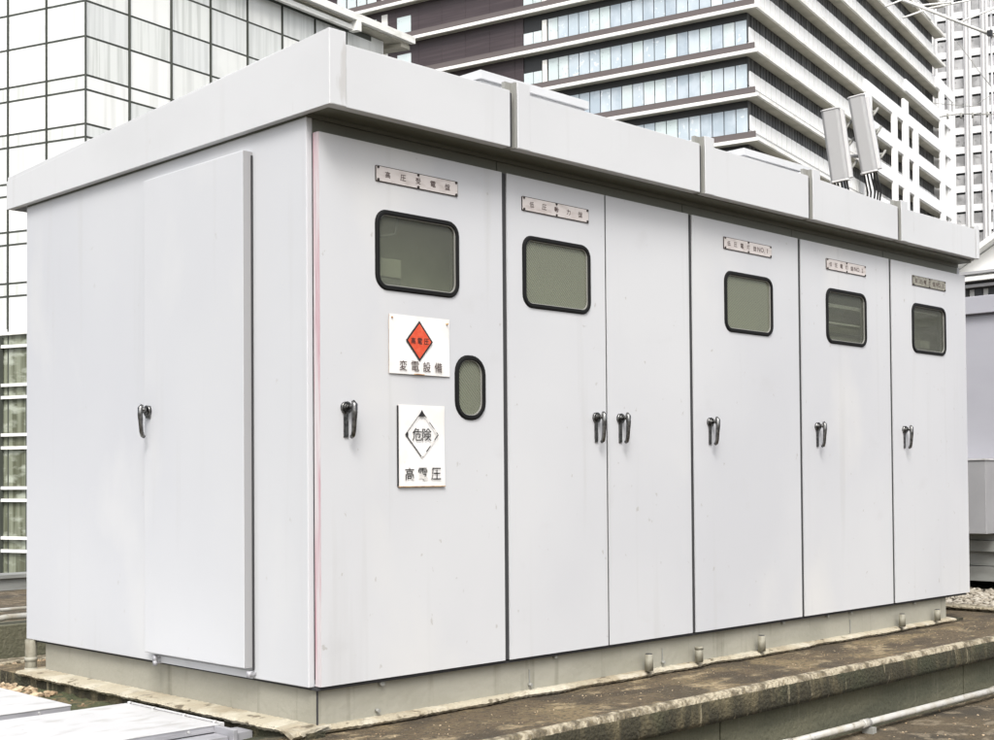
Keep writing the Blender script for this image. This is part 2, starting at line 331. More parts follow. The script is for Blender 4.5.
# gravel
_b = NB(); bmesh.ops.create_icosphere(_b, subdivisions=1, radius=1); _b.verts.index_update()
ICO = ([tuple(v.co) for v in _b.verts], [tuple(v.index for v in f.verts) for f in _b.faces]); _b.free()
def gravel(name, mats, label, rng, n, smin, smax, z):
    VV = []; FF = []
    for i in range(n):
        x, y = rng()
        s = random.uniform(smin, smax)
        a = random.uniform(0, 6.3); ca, sa = math.cos(a), math.sin(a); q = (random.uniform(.7, 1.4), random.uniform(.6, 1), random.uniform(.45, .8))
        b0 = len(VV)
        for c in ICO[0]:
            t = s*random.uniform(.82, 1.18); px, py, pz = c[0]*q[0]*t, c[1]*q[1]*t, c[2]*q[2]*t
            VV.append((x+px*ca-py*sa, y+px*sa+py*ca, (z(x, y) if callable(z) else z)+pz+s*.2))
        FF += [tuple(b0+k for k in f) for f in ICO[1]]
    me = bpy.data.meshes.new(name); me.from_pydata(VV, [], FF); me.materials.append(M[mats])
    o = bpy.data.objects.new(name, me); COL.objects.link(o); tag(o, label, 'gravel', kind='stuff'); return o
def rg1():
    while True:
        x = random.uniform(-.9, 1.2); y = random.uniform(1.5, 3.68)
        if not (-.1 < x < 1.3 and y < 2.46) and random.random() < (.04 if y < 1.9 else 1): return x, y
gravel('gravel', 'stone', 'brown gravel and rubble left of the cabinet base', rg1, 2600, .008, .028, zg)
gravel('gravel', 'stone_pale', 'pale gravel at the foot of the lavender cabinet', lambda: (random.uniform(6.3, 8.3), random.uniform(-.6, 2.4)), 4200, .010, .030, -.215)
def rg3():
    x = random.uniform(-.45, 6.1); return x, random.triangular(-.58, -.07, -.12)
gravel('grit', 'stone', 'grit and crumbs lying on the brown slab', rg3, 500, .001, .0045, -.188)
gravel('grit', 'stone', 'grit along the pipe on the walkway', lambda: (random.uniform(2, 7), random.uniform(-1.6, -.62)), 500, .002, .008, -.515)

# ------------------------------------------------------------------ the switchgear cabinet
CAB = thing('switchgear_cabinet', 'long pale grey steel switchgear cabinet with six front doors on a concrete base', 'electrical cabinet')
bm = NB()
t = .03
box(bm, 0, t, .045, D, 0, HZ)                     # left wall
box(bm, W-t, W, .045, D, 0, HZ)                   # right wall
box(bm, t+.001, W-t-.001, D-t, D-.001, 0, HZ)     # back
box(bm, t+.001, W-t-.001, .046, D-t-.001, .001, .03)
obj('body', bm, 'paint_side', CAB, .003)
# front frame: bands, posts
bm = NB()
seams = [0, 1.075, 2.468, 3.522, 4.589, W]
for a, b in zip(seams, seams[1:]):
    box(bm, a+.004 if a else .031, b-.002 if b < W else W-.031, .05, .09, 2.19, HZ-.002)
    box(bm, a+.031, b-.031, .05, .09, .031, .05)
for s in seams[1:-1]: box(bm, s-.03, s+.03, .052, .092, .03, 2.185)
obj('front_frame', bm, ['eave_shade'], CAB)
bm = NB()
box(bm, 1.7725, 1.7835, .004, .05, .006, 2.198)
for a, b in ((1.0595, 1.0895), (2.4535, 2.4835), (3.5085, 3.5375), (4.5755, 4.6045)): box(bm, a, b, .006, .05, .006, 2.198)
box(bm, .032, .060, .046, .0498, .01, 2.20)
obj('door_gasket', bm, 'gapdark', CAB)

def handle(parent, cx, cz, face='front', plate=True):
    """lever handle: round lock, hub, lever; built on the plane Y=0 facing -Y"""
    bm = NB()
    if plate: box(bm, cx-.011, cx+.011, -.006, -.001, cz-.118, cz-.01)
    else: box(bm, cx-.017, cx+.017, -.008, -.001, cz-.032, cz+.022)
    def disc(x, z, r, y0, y1): tube(bm, [(x, y0, z), (x, y1, z)], r, 20)
    disc(cx-.001, cz, .025, -.001, -.014); disc(cx-.001, cz, .018, -.014, -.020); disc(cx-.001, cz, .010, -.020, -.023)
    disc(cx+.008, cz+.004, .011, -.012, -.046)
    # lever head and tapering lever
    tube(bm, [(cx+.008, -.040, cz+.026), (cx+.008, -.048, cz+.012), (cx+.008, -.049, cz-.02), (cx+.008, -.046, cz-.06), (cx+.008, -.043, cz-.095), (cx+.008, -.038, cz-.112), (cx+.008, -.028, cz-.118)],
         [.007, .013, .012, .010, .0095, .0095, .008], 12)
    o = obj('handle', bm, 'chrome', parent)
    return o
def door(x0, x1, z0, z1, wins, name='door', edge='paint'):
    bm = NB(); edges = []
    def loop(pts):
        v = [bm.verts.new((a, 0, b)) for a, b in pts]
        return [bm.edges.new((v[i], v[(i+1)%len(v)])) for i in range(len(v))]
    edges += loop([(x0,z0),(x1,z0),(x1,z1),(x0,z1)])
    for (cx, cz, w_, h_, r_, g) in wins: edges += loop(rr(cx, cz, w_-.008, h_-.008, r_))
    bmesh.ops.triangle_fill(bm, use_beauty=True, use_dissolve=False, edges=edges)
    fs = bm.faces[:]
    ex = bmesh.ops.extrude_face_region(bm, geom=fs)
    for v in [g for g in ex['geom'] if isinstance(g, bmesh.types.BMVert)]: v.co.y += .036
    o = obj(name, bm, 'paint', CAB)
    for (cx, cz, w_, h_, r_, g) in wins:
        bm = NB(); gk = .021
        ring(bm, rr(cx, cz, w_, h_, r_), rr(cx, cz, w_-.012, h_-.012, r_-.006), -.003, .012)
        ring(bm, rr(cx, cz, w_-.008, h_-.008, r_-.004), rr(cx, cz, w_-gk*2, h_-gk*2, r_-gk), -.009, .02)
        obj('window_frame', bm, 'rubber', o, .003)
        bm = NB(); poly(bm, rr(cx, cz, w_-gk*2+.004, h_-gk*2+.004, r_-gk+.002), .006, .004)
        obj('window_pane', bm, 'glass' if g == 'g' else 'glass_clear', o)
        bm = NB(); ring(bm, rr(cx, cz, w_-gk*2, h_-gk*2, r_-gk), rr(cx, cz, w_-gk*2-.008, h_-gk*2-.008, r_-gk-.004), -.001, .005); obj('window_bead', bm, 'shadow_steel', o)
    return o
def nameplate(parent, cx, cz, text, mt='plate', w_=.465, h_=.066, sp=1.0):
    bm = NB(); poly(bm, rr(cx, cz, w_, h_, .004, 2), -.0045, .004, 3); poly(bm, rr(cx, cz, w_-.005, h_-.006, .003, 2), -.0056, .001, 0)
    cells = text if isinstance(text, list) else [text]
    n = len(cells)
    for i, ch in enumerate(cells):
        x = cx - w_*.5 + w_*(i+.75)/(n+.5)
        text_to(bm, ch, x, cz, .027 if ch not in '123' else .026, -.0062, 2, bold=.012, wide=1.1)
    for sx in (-w_/2+.012, 0, w_/2-.012):
        for sz in (-h_/2+.007, h_/2-.007):
            tube(bm, [(cx+sx, -.0045, cz+sz), (cx+sx, -.009, cz+sz)], .0058, 10, 3)
    return obj('nameplate', bm, [mt, 'rust', 'ink', 'screw'], parent)

z0, z1 = .004, 2.200
d1 = door(.030, 1.059, z0, z1, [(.551, 1.768, .475, .335, .062, 'c'), (.851, 1.217, .187, .285, .082, 'g')])
d1['label'] = 'leftmost door with two warning signs and an oval window'
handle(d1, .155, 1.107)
nameplate(d1, .549, 2.080, list('高圧受電盤'))
bm = NB(); box(bm, .0265, .0298, .001, .036, z0, z1); obj('door_edge', bm, 'paint_pink', d1)
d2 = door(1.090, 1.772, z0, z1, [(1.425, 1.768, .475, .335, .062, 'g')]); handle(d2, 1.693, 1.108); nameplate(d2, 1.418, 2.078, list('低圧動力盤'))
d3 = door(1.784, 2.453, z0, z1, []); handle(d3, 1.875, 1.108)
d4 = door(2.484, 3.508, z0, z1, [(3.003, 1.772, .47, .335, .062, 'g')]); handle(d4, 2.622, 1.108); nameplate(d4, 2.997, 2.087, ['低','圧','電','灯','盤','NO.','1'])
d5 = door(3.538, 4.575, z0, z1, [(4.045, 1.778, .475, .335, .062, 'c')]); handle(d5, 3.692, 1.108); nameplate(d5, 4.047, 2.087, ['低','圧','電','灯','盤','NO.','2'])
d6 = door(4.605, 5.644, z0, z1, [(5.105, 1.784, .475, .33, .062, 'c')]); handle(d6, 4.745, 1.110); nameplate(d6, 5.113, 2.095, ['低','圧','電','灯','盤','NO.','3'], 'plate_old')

# warning signs
def sign_board(parent, x0, x1, z0, z1, name, fn, label):
    bm = NB(); n = 10
    # slightly buckled sheet
    def yb(u, v): return -.0065 - .0022*math.sin(u*3.3+v*2) - .001*math.sin(v*7)
    V = [[bm.verts.new((x0+(x1-x0)*i/n, yb(i/n, j/n), z0+(z1-z0)*j/n)) for j in range(n+1)] for i in range(n+1)]
    V2 = [[bm.verts.new((x0+(x1-x0)*i/n, yb(i/n, j/n)+.0015, z0+(z1-z0)*j/n)) for j in range(n+1)] for i in range(n+1)]
    for i in range(n):
        for j in range(n):
            bm.faces.new((V[i][j], V[i+1][j], V[i+1][j+1], V[i][j+1])); f = bm.faces.new((V2[i][j], V2[i][j+1], V2[i+1][j+1], V2[i+1][j]))
    bd = [V[i][0] for i in range(n)] + [V[n][j] for j in range(n)] + [V[i][n] for i in range(n, 0, -1)] + [V[0][j] for j in range(n, 0, -1)]
    bd2 = [V2[i][0] for i in range(n)] + [V2[n][j] for j in range(n)] + [V2[i][n] for i in range(n, 0, -1)] + [V2[0][j] for j in range(n, 0, -1)]
    for k in range(len(bd)):
        j = (k+1) % len(bd); f = bm.faces.new((bd[k], bd2[k], bd2[j], bd[j])); f.material_index = 3
    fn(bm)
    o = obj(name, bm, ['sign', 'orange', 'black', 'rust', 'ink', 'ink_worn'], parent); o['label'] = label
def s1(bm):
    cx, cz, hw, hh = .545, 1.400, .076, .086; y = -.0125
    poly(bm, [(cx-hw, cz), (cx, cz-hh), (cx+hw, cz), (cx, cz+hh)], y, .001, 2)
    k = .86; poly(bm, [(cx-hw*k, cz), (cx, cz-hh*k), (cx+hw*k, cz), (cx, cz+hh*k)], y-.001, .0008, 1)
    for i, ch in enumerate('高電圧'): text_to(bm, ch, cx+(i-1)*.037, cz, .026, y-.0026, 2, bold=.006)
    for i, ch in enumerate('変電設備'): text_to(bm, ch, .553+(i-1.5)*.066, 1.293, .043, y, 4, bold=.003)
    for a, b in ((.395, 1.49), (.708, 1.485)): tube(bm, [(a, -.003, b), (a, -.013, b)], .004, 8, 3)
    box(bm, .515, .575, -.0105, -.0098, 1.2583, 1.2615, 3)
def s2(bm):
    cx, cz, hw, hh = .556, 1.006, .092, .098; y = -.0125
    def seg(a, b, wd):
        a, b = Vector(a), Vector(b); d = (b-a).normalized(); nn = Vector((-d.y, d.x))*wd/2
        v = [bm.verts.new((p.x, y, p.y)) for p in (a-nn, b-nn, b+nn, a+nn)]; f = bm.faces.new(v); f.material_index = 5
    P = [(cx-hw, cz), (cx, cz-hh), (cx+hw, cz), (cx, cz+hh)]
    seg(P[0], P[1], .005); seg(P[1], P[2], .005); seg(P[2], P[3], .004); seg(P[3], P[0], .003)
    poly(bm, [(cx-.020, cz+hh-.022), (cx+.020, cz+hh-.022), (cx, cz+hh+.006)], y-.0003, 0, 2)
    poly(bm, [(cx-hw-.003, cz-.003), (cx-hw+.014, cz-.016), (cx-hw+.014, cz+.012)], y-.0003, 0, 2)
    for i, ch in enumerate('危険'): text_to(bm, ch, cx+(i-.5)*.054, cz, .054, y, 2, bold=.004)
    for i, ch in enumerate('高電圧'): text_to(bm, ch, .560+(i-1)*.075, .840, .052, y, 5, bold=.006)
    box(bm, .424, .4275, -.0105, -.003, .79, 1.125, 2)
    box(bm, .43, .692, -.0105, -.003, .786, .7885, 3)
sign_board(d1, .380, .724, 1.258, 1.505, 'warning_sign', s1, 'white sign with an orange high voltage diamond')
sign_board(d1, .427, .692, .789, 1.130, 'warning_sign', s2, 'upright white danger sign with a worn outline diamond')

# things seen through the panes
bm = NB(); box(bm, .2, 1.05, .16, .18, 1.0, 2.15); box(bm, 1.09, 2.40, .12, .14, 1.0, 2.15)
box(bm, 2.6, 3.40, .11, .13, 1.0, 2.15); obj('instrument_panel', bm, 'inner', CAB)
bm = NB(); box(bm, .385, .50, .05, .158, 1.665, 1.745); box(bm, .88, .95, .08, .158, 1.6, 1.9)
box(bm, .80, .93, .08, .158, 1.10, 1.24); box(bm, 1.24, 1.36, .07, .118, 1.70, 1.84); obj('meter_box', bm, 'meter', CAB, .004)
bm = NB(); box(bm, .38, .50, .055, .158, 1.60, 1.664); tube(bm, [(.30, .045, 1.825), (.40, .045, 1.835), (.46, .045, 1.85), (.50, .06, 1.95)], .007, 8); obj('wiring_duct', bm, 'metal_dark', CAB)
bm = NB(); box(bm, 3.60, 5.60, .19, .21, .4, 2.1); box(bm, 3.75, 4.5, .08, .188, 1.60, 1.67); box(bm, 4.0, 4.5, .10, .188, 1.70, 1.735); box(bm, 3.75, 4.2, .12, .188, 1.78, 1.82); box(bm, 4.86, 5.4, .08, .188, 1.60, 1.66); box(bm, 5.12, 5.25, .07, .188, 1.67, 1.72); box(bm, 4.86, 5.1, .10, .188, 1.76, 1.79); box(bm, 4.95, 5.4, .13, .188, 1.83, 1.86); obj('reflection_rails', bm, 'metal_dark', CAB)  # rails and backing added to imitate reflections in the two right-hand panes
bm = NB(); box(bm, 3.75, 4.40, .040, .07, 1.842, 1.862); box(bm, 3.75, 4.40, .045, .07, 1.742, 1.752); box(bm, 4.86, 5.34, .05, .07, 1.90, 1.906); obj('reflection_bars', bm, 'bar', CAB)  # white bars added in place of bright streaks reflected by the glass

# side door panel with hinges
sdr = bpy.data.objects.new('side_door', None); COL.objects.link(sdr); sdr.parent = CAB; sdr.location = (-.001, 0, 0)
sdr['label'] = 'wide flush door panel on the cabinet end wall'
bm = NB(); box(bm, -.047, -.001, .4141, 1.205, .045, 2.188); obj('door_leaf', bm, 'paint_side', sdr, .004)
bm = NB(); box(bm, -.010, -.0015, .4085, .4122, .035, 2.17); obj('door_gasket', bm, 'gapdark', sdr)
bm = NB(); box(bm, -.0465, -.002, .4124, .4138, .047, 2.186); obj('door_edge', bm, 'edge_grey', sdr)  # edge face shaded by a grey strip darker than the leaf
ho = handle(sdr, 0, 0, plate=False); ho.rotation_euler = (0, 0, R(-90)); ho.location = (-.0475, 1.160, 1.135)
bm = NB()
for (y, z) in ((1.14, .022), (.405, .022), (1.14, .001)):
    tube(bm, [(-.03, y, z-.012), (-.03, y, z+.012)], .011, 10); box(bm, -.03, 0, y-.006, y+.006, z-.004, z+.004)
obj('hinge', bm, 'galvedge', sdr)
# fine weld seam and bolts on the underside lip
bm = NB(); box(bm, -.006, -.001, .42, 1.2, .0, .03); obj('sill_lip', bm, 'paint_side', CAB)

# roof ------------------------------------------------------------
def fy(x): return -.150 + .05*max(0, x)/5.6
def fb(x): return 2.268 + .036*max(0, x)/5.6
def ft(x): return 2.516 + .022*min(1, max(0, x)/2.5) - .030*max(0, min(1, (x-3.4)/1))
X0 = -.034; X1 = 5.655; YB = 2.62
sm = [X0, .972, 2.385, 3.440, 4.497, 5.600]
def zroof(x, y, up=0): # roof surface falls to the back
    k = (y-fy(x))/(YB-fy(x)); return (ft(x)-.0)*(1-k) + 2.412*k + up
def qbox(bm, x0, x1, ya, yb, za, zb, mi=0):
    """box following the fascia: ya,yb,za,zb are functions of x"""
    B8(bm, [(x0,ya(x0),za(x0)),(x1,ya(x1),za(x1)),(x1,yb(x1),za(x1)),(x0,yb(x0),za(x0)),(x0,ya(x0),zb(x0)),(x1,ya(x1),zb(x1)),(x1,yb(x1),zb(x1)),(x0,yb(x0),zb(x0))], mi)
roof = bpy.data.objects.new('roof', None); COL.objects.link(roof); roof.parent = CAB; roof.location = (0, 0, 0)
for i in range(5):
    a, b = sm[i], sm[i+1]
    s = a + (.0 if i == 0 else .046)
    bm = NB()
    e = b if i < 4 else b
    qbox(bm, s, e, fy, lambda x: fy(x)+.012, fb, lambda x: ft(x))
    qbox(bm, s, e, lambda x: fy(x)+.0122, lambda x: fy(x)+.05, lambda x: fb(x)+.001, lambda x: fb(x)+.006)      # inturned lip
    qbox(bm, s, e, lambda x: fy(x)+.0122, lambda x: fy(x)+.022, lambda x: fb(x)+.02, lambda x: ft(x)-.004)
    # raised cap at the left end
    cw = .082
    qbox(bm, s, s+cw, lambda x: fy(x)-.0015, lambda x: fy(x)+.03, lambda x: fb(x)+.002, lambda x: ft(x)+.048)
    obj('fascia_panel', bm, 'paint_roof', roof, .003)
    # recess strip in the joint, groove shading put into its darker grey
    if i > 0:
        bm = NB(); qbox(bm, a-.002, s+.002, lambda x: fy(x)+.030, lambda x: fy(x)+.05, lambda x: fb(x)+.004, lambda x: ft(x)+.046)
        qbox(bm, s-.012, s-.0005, lambda x: fy(x)+.004, lambda x: fy(x)+.029, lambda x: fb(x)+.002, lambda x: ft(x)+.044)
        obj('joint_strip', bm, 'shadow_steel', roof)
        bm = NB(); qbox(bm, a+.0005, a+.012, lambda x: fy(x)+.003, lambda x: fy(x)+.029, lambda x: fb(x)+.003, lambda x: ft(x)-.01); obj('joint_seal', bm, 'gapdark', roof)
    # standing rib running to the back
    bm = NB()
    ya = fy(s)+.031
    B8(bm, [(s, ya, 2.40), (s+cw, ya, 2.40), (s+cw, YB, 2.35), (s, YB, 2.35), (s, ya, ft(s)+.047), (s+cw, ya, ft(s)+.047), (s+cw, YB, 2.44), (s, YB, 2.44)])
    obj('roof_rib', bm, 'paint_roof', roof, .003)
    bm = NB(); xa, xb = s+cw+.001, b-.001; ya = .06
    B8(bm, [(xa, fy(xa)+.023, ft(xa)-.03), (xb, fy(xb)+.023, ft(xb)-.03), (xb, YB, 2.38), (xa, YB, 2.38), (xa, fy(xa)+.023, ft(xa)-.006), (xb, fy(xb)+.023, ft(xb)-.006), (xb, YB, 2.41), (xa, YB, 2.41)])
    obj('roof_sheet', bm, 'paint_roof', roof)
# right end cap
bm = NB(); qbox(bm, 5.625, 5.665, lambda x: fy(x)-.001, lambda x: fy(x)+.03, lambda x: fb(x)+.002, lambda x: ft(x)+.03)
B8(bm, [(5.62, -.06, 2.30), (5.665, -.06, 2.30), (5.665, YB, 2.28), (5.62, YB, 2.28), (5.62, -.06, 2.52), (5.665, -.06, 2.52), (5.665, YB, 2.42), (5.62, YB, 2.42)])
obj('end_fascia', bm, 'paint_roof', roof, .003)
bm = NB(); qbox(bm, 5.602, 5.624, lambda x: fy(x)+.02, lambda x: fy(x)+.04, lambda x: fb(x)+.004, lambda x: ft(x)+.02); obj('joint_strip', bm, 'shadow_steel', roof)
# left end fascia: tapers to the back
bm = NB()
B8(bm, [(X0-.002, fy(0)-.001, 2.268), (X0+.010, fy(0)-.001, 2.268), (X0+.010, YB, 2.268), (X0-.002, YB, 2.268),
        (X0-.002, fy(0)-.001, 2.564), (X0+.010, fy(0)-.001, 2.564), (X0+.010, YB, 2.418), (X0-.002, YB, 2.418)])
B8(bm, [(X0+.0102, fy(0)+.03, 2.269), (X0+.032, fy(0)+.03, 2.269), (X0+.032, YB, 2.269), (X0+.0102, YB, 2.269),
        (X0+.0102, fy(0)+.03, 2.275), (X0+.032, fy(0)+.03, 2.275), (X0+.032, YB, 2.275), (X0+.0102, YB, 2.275)])
obj('end_fascia', bm, 'paint_roof', roof, .002)
bm = NB(); box(bm, X0, 5.66, YB+.001, YB+.012, 2.27, 2.42); obj('back_fascia', bm, 'paint_roof', roof)
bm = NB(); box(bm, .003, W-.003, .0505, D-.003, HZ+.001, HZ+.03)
qbox(bm, .003, W-.01, lambda x: fy(x)+.053, lambda x: .049, lambda x: 2.279 if x < 1 else 2.285, lambda x: 2.30); obj('soffit', bm, 'eave_shade', roof)
# ventilators standing on the roof
for (a, b) in ((1.010, 1.725), (3.085, 3.785)):
    bm = NB(); box(bm, a, b, .08, .75, 2.42, 2.628)
    for k in range(7): box(bm, a+.05+(b-a-.1)*k/7, a+.05+(b-a-.1)*(k+.6)/7, .077, .0798, 2.50, 2.60)
    box(bm, a-.015, b+.015, .065, .765, 2.6285, 2.668)
    obj('roof_vent', bm, 'paint_roof', roof, .004)
# conduits on the underside of the overhang and plinth
bm = NB(); box(bm, .035, 5.37, .04, 2.33, -.30, -.008)
obj('plinth', bm, 'plinth', CAB, .004)
bm = NB(); box(bm, .032, .038, .034, .0385, -.150, -.006); box(bm, .02, 5.62, .014, 2.44, -.012, -.001); obj('base_frame', bm, 'gapdark', CAB)  # thin dark sheet draws the contact shadow under the body
bm = NB()
for x in (.34, .36, 1.25, 1.42, 2.24, 3.35, 3.83, 4.10, 4.9):
    z = -.13 if x in (.34, 1.25, 2.24) else -.02
    tube(bm, [(x, .042, z), (x, .020, z)], .008 if x != .36 else .012, 8)
    if x in (1.25, 2.24, 4.10): box(bm, x-.002, x+.002, .033, .0385, -.145, -.06)
obj('anchor_bolt', bm, 'shadow_steel', CAB)

# pipe stubs standing in the mortar in front of the plinth
names = ['nearest', 'second', 'third', 'fourth', 'farthest']
for (x, h, lab) in ((2.07, .082, 'pale pipe stub by the plinth, nearest of the five'), (2.49, .078, 'brownish pipe stub by the plinth, second nearest of the five'),
                    (3.07, .085, 'pale pipe stub by the plinth, middle one of the five'), (4.66, .080, 'pipe stub by the plinth, second farthest of the five'), (5.14, .072, 'short pipe stub at the far right end of the plinth')):
    o = thing('pipe_stub', lab, 'pipe stub', (x, -.012, -.150), 'pipe stubs along the cabinet base')
    bm = NB(); tube(bm, [(0,0,0),(0,0,h)], .021, 18); obj('pipe', bm, 'stub', o)
    bm = NB(); tube(bm, [(0,0,h-.012),(0,0,h+.003)], .0165 if x != 2.49 else .023, 18); obj('cap', bm, 'gapdark' if x != 2.49 else 'stub', o)
# drain pipe leg at the back left corner
o = thing('drain_pipe', 'short banded grey pipe under the cabinet rear left corner', 'pipe', (.0, 2.42, -.30))
bm = NB(); tube(bm, [(0,0,.06),(0,0,.299)], .030, 18); obj('pipe', bm, 'stub', o)
bm = NB(); tube(bm, [(0,0,.19),(0,0,.21)], .033, 18); tube(bm, [(0,0,.0),(0,0,.155)], .032, 18); obj('collar', bm, 'plinth', o)

# ------------------------------------------------------------------ duct lids at lower left
def lid(x0, x1, y0, y1, z, th, lab):
    o = thing('duct_cover', lab, 'duct cover', (x0, y0, z), 'white sheet metal duct covers')
    bm = NB(); box(bm, 0, x1-x0, 0, y1-y0, -.006, 0); obj('lid', bm, 'galv', o, .002)
    bm = NB(); box(bm, 0, x1-x0-.004, .003, .008, -th, -.0065); box(bm, x1-x0-.008, x1-x0-.003, .009, y1-y0-.002, -th, -.0065)
    box(bm, 0, x1-x0-.004, -.004, .002, -th, -th+.008)
    obj('flange', bm, 'galvedge', o)
    bm = NB(); box(bm, .01, x1-x0-.02, .02, y1-y0-.01, -.14, -th-.002); obj('trough', bm, 'galvedge', o)
    bm = NB()
    for k in range(2):
        tube(bm, [(x1-x0-.15-.25*k, .0025, -th*.5), (x1-x0-.15-.25*k, -.006, -th*.5)], .006, 8)
    obj('bolt', bm, 'steel', o)
lid(-2.2, -.352, 1.300, 3.4, -.165, .036, 'farther white duct cover beside the gravel, with a grey front flange')
lid(-2.2, -.135, .46, 1.20, -.172, .030, 'nearer wide white duct cover reaching the cabinet base')
o = thing('duct_end', 'grey metal duct end bracket beside the cabinet base corner', 'bracket', (-.2, .4, -.2))
bm = NB(); box(bm, -.5, .03, -.05, .045, -.09, -.004); box(bm, .034, .055, -.08, .06, -.1, .024); box(bm, .058, .14, -.06, .05, -.09, .006); obj('housing', bm, 'galvedge', o, .003)
bm = NB(); box(bm, .070, .086, .062, .80, .012, .030); box(bm, .055, .0695, .062, .80, -.03, .028)
obj('edge_strip', bm, 'galv', o, .002)
bm = NB()
for y in (.1, .33, .58, .78): tube(bm, [(.062, y, .026), (.062, y, .036)], .009, 8)
obj('bolt', bm, 'steel', o)

# ------------------------------------------------------------------ pipes
o = thing('conduit_pipe', 'long white pipe low along the foot of the mossy wall', 'pipe', (2.6, -.67, -.46))
bm = NB(); tube(bm, [(-1.0, .02, 0), (4.6, -.055, 0)], .018, 16); obj('pipe', bm, 'pipe', o)
bm = NB()
for x in (-.3, .42, 1.9, 3.2):
    y = .02-.075*(x+1)/5.6
    tube(bm, [(x-.035, y, 0), (x+.035, y, 0)], .0225, 16)
obj('coupling', bm, 'pipe', o)
bm = NB()
for x in (.44, 2.4): box(bm, x, x+.04, -.03, .03, -.058, -.024)
obj('support', bm, 'shadow_steel', o)
o = thing('water_pipe', 'white bent pipe on top of the low wall at left', 'pipe', (.5, 4.05, -.055))
bm = NB(); tube(bm, [(.02, 0, -.09), (.02, 0, -.03), (.05, 0, 0), (.12, 0, .008), (1.2, 0, .01)], .020, 14); obj('pipe', bm, 'pipe', o)
bm = NB(); tube(bm, [(-.6, .02, .055), (.10, .02, .055), (.9, .02, .06)], .012, 12); obj('thin_pipe', bm, 'pipe', o)

# ------------------------------------------------------------------ neighbour cabinet at right
o = thing('grey_cabinet', 'lavender grey equipment cabinet partly hidden behind the right end', 'electrical cabinet', (8.2, 0, -.2))
bm = NB(); box(bm, .0, 2.2, -2.6, 2.6, .50, 2.43); obj('body', bm, 'lav', o, .004)
bm = NB(); box(bm, -.05, 2.25, -2.65, 2.65, 2.445, 2.60); box(bm, .01, 2.2, -2.6, 2.6, 2.431, 2.444, 0); obj('roof', bm, 'lav', o, .004)
bm = NB(); box(bm, .001, 2.19, -2.6, 2.6, .435, .499); box(bm, .03, 2.1, -2.5, 2.5, .205, .33); obj('base_frame', bm, 'base_grey', o, .003)
bm = NB(); box(bm, -.02, 2.2, -2.6, 2.6, .332, .432); box(bm, .0, 2.2, -2.6, 2.6, .07, .20); obj('skirt', bm, 'base_grey', o, .003)
bm = NB(); box(bm, -.26, -.002, .93, 2.3, .50, 1.14); jb = obj('junction_box', bm, 'greybox', o, .004)
bm = NB(); box(bm, -.27, -.0, .92, 2.31, 1.1405, 1.155); obj('lid', bm, 'galv', jb)
bm = NB(); tube(bm, [(-.05, .5, .0), (-.05, .5, .5)], .02, 10); obj('conduit', bm, 'galvedge', o)

# ------------------------------------------------------------------ shed beyond it
o = thing('rooftop_shed', 'small white shed with a sloping roof edge behind the lavender cabinet', 'shed', (12.1, 3.1, 0))
bm = NB(); box(bm, .02, 2.5, -2.2, .25, -.7, 3.08); obj('wall', bm, 'shed', o)
bm = NB()
B8(bm, [(-.12, .22, 3.20), (2.5, .22, 3.20), (2.5, -.75, 3.76), (-.12, -.75, 3.76), (-.12, .22, 3.27), (2.5, .22, 3.27), (2.5, -.75, 3.83), (-.12, -.75, 3.83)])
B8(bm, [(-.12, -.75, 3.76), (2.5, -.75, 3.76), (2.5, -1.8, 3.2), (-.12, -1.8, 3.2), (-.12, -.75, 3.83), (2.5, -.75, 3.83), (2.5, -1.8, 3.27), (-.12, -1.8, 3.27)])
obj('roof', bm, 'shed', o)
bm = NB(); bm.faces.new([bm.verts.new(p) for p in ((.03, .2, 3.10), (.03, .2, 3.2), (.03, -.75, 3.74), (.03, -1.75, 3.2), (.03, -1.75, 3.10))]); obj('gable', bm, 'shed', o)
bm = NB(); box(bm, -.16, .0, -2.0, .2, 3.115, 3.165)
obj('beam', bm, 'whiteframe', o)
bm = NB(); box(bm, -.10, .0, -2.0, .2, 3.045, 3.080); box(bm, -.10, .02, -2.2, .18, 3.205, 3.235); obj('beam_and_roof_shade', bm, 'edge_grey', o)  # grey beam, plus a grey strip painted as shadow under the roof edge
bm = NB()
for k in range(12): box(bm, -.03, .018, .17-.17*k-.09, .17-.17*k, 2.90, 3.03)
box(bm, -.03, .018, -2.0, .2, 3.031, 3.044); box(bm, -.03, .018, -2.0, .2, 3.081, 3.114); obj('slot', bm, 'core', o)

# ------------------------------------------------------------------ oblique frame for the far buildings
def fr(az, org):
    d = Vector((math.cos(R(az)), math.sin(R(az)), 0)); return d
def ob(bm, O, e1, e2, a0, a1, b0, b1, z0, z1, mi=0):
    P = lambda a, b, z: O + e1*a + e2*b + Vector((0, 0, z))
    B8(bm, [P(a0,b0,z0), P(a1,b0,z0), P(a1,b1,z0), P(a0,b1,z0), P(a0,b0,z1), P(a1,b0,z1), P(a1,b1,z1), P(a0,b1,z1)], mi)

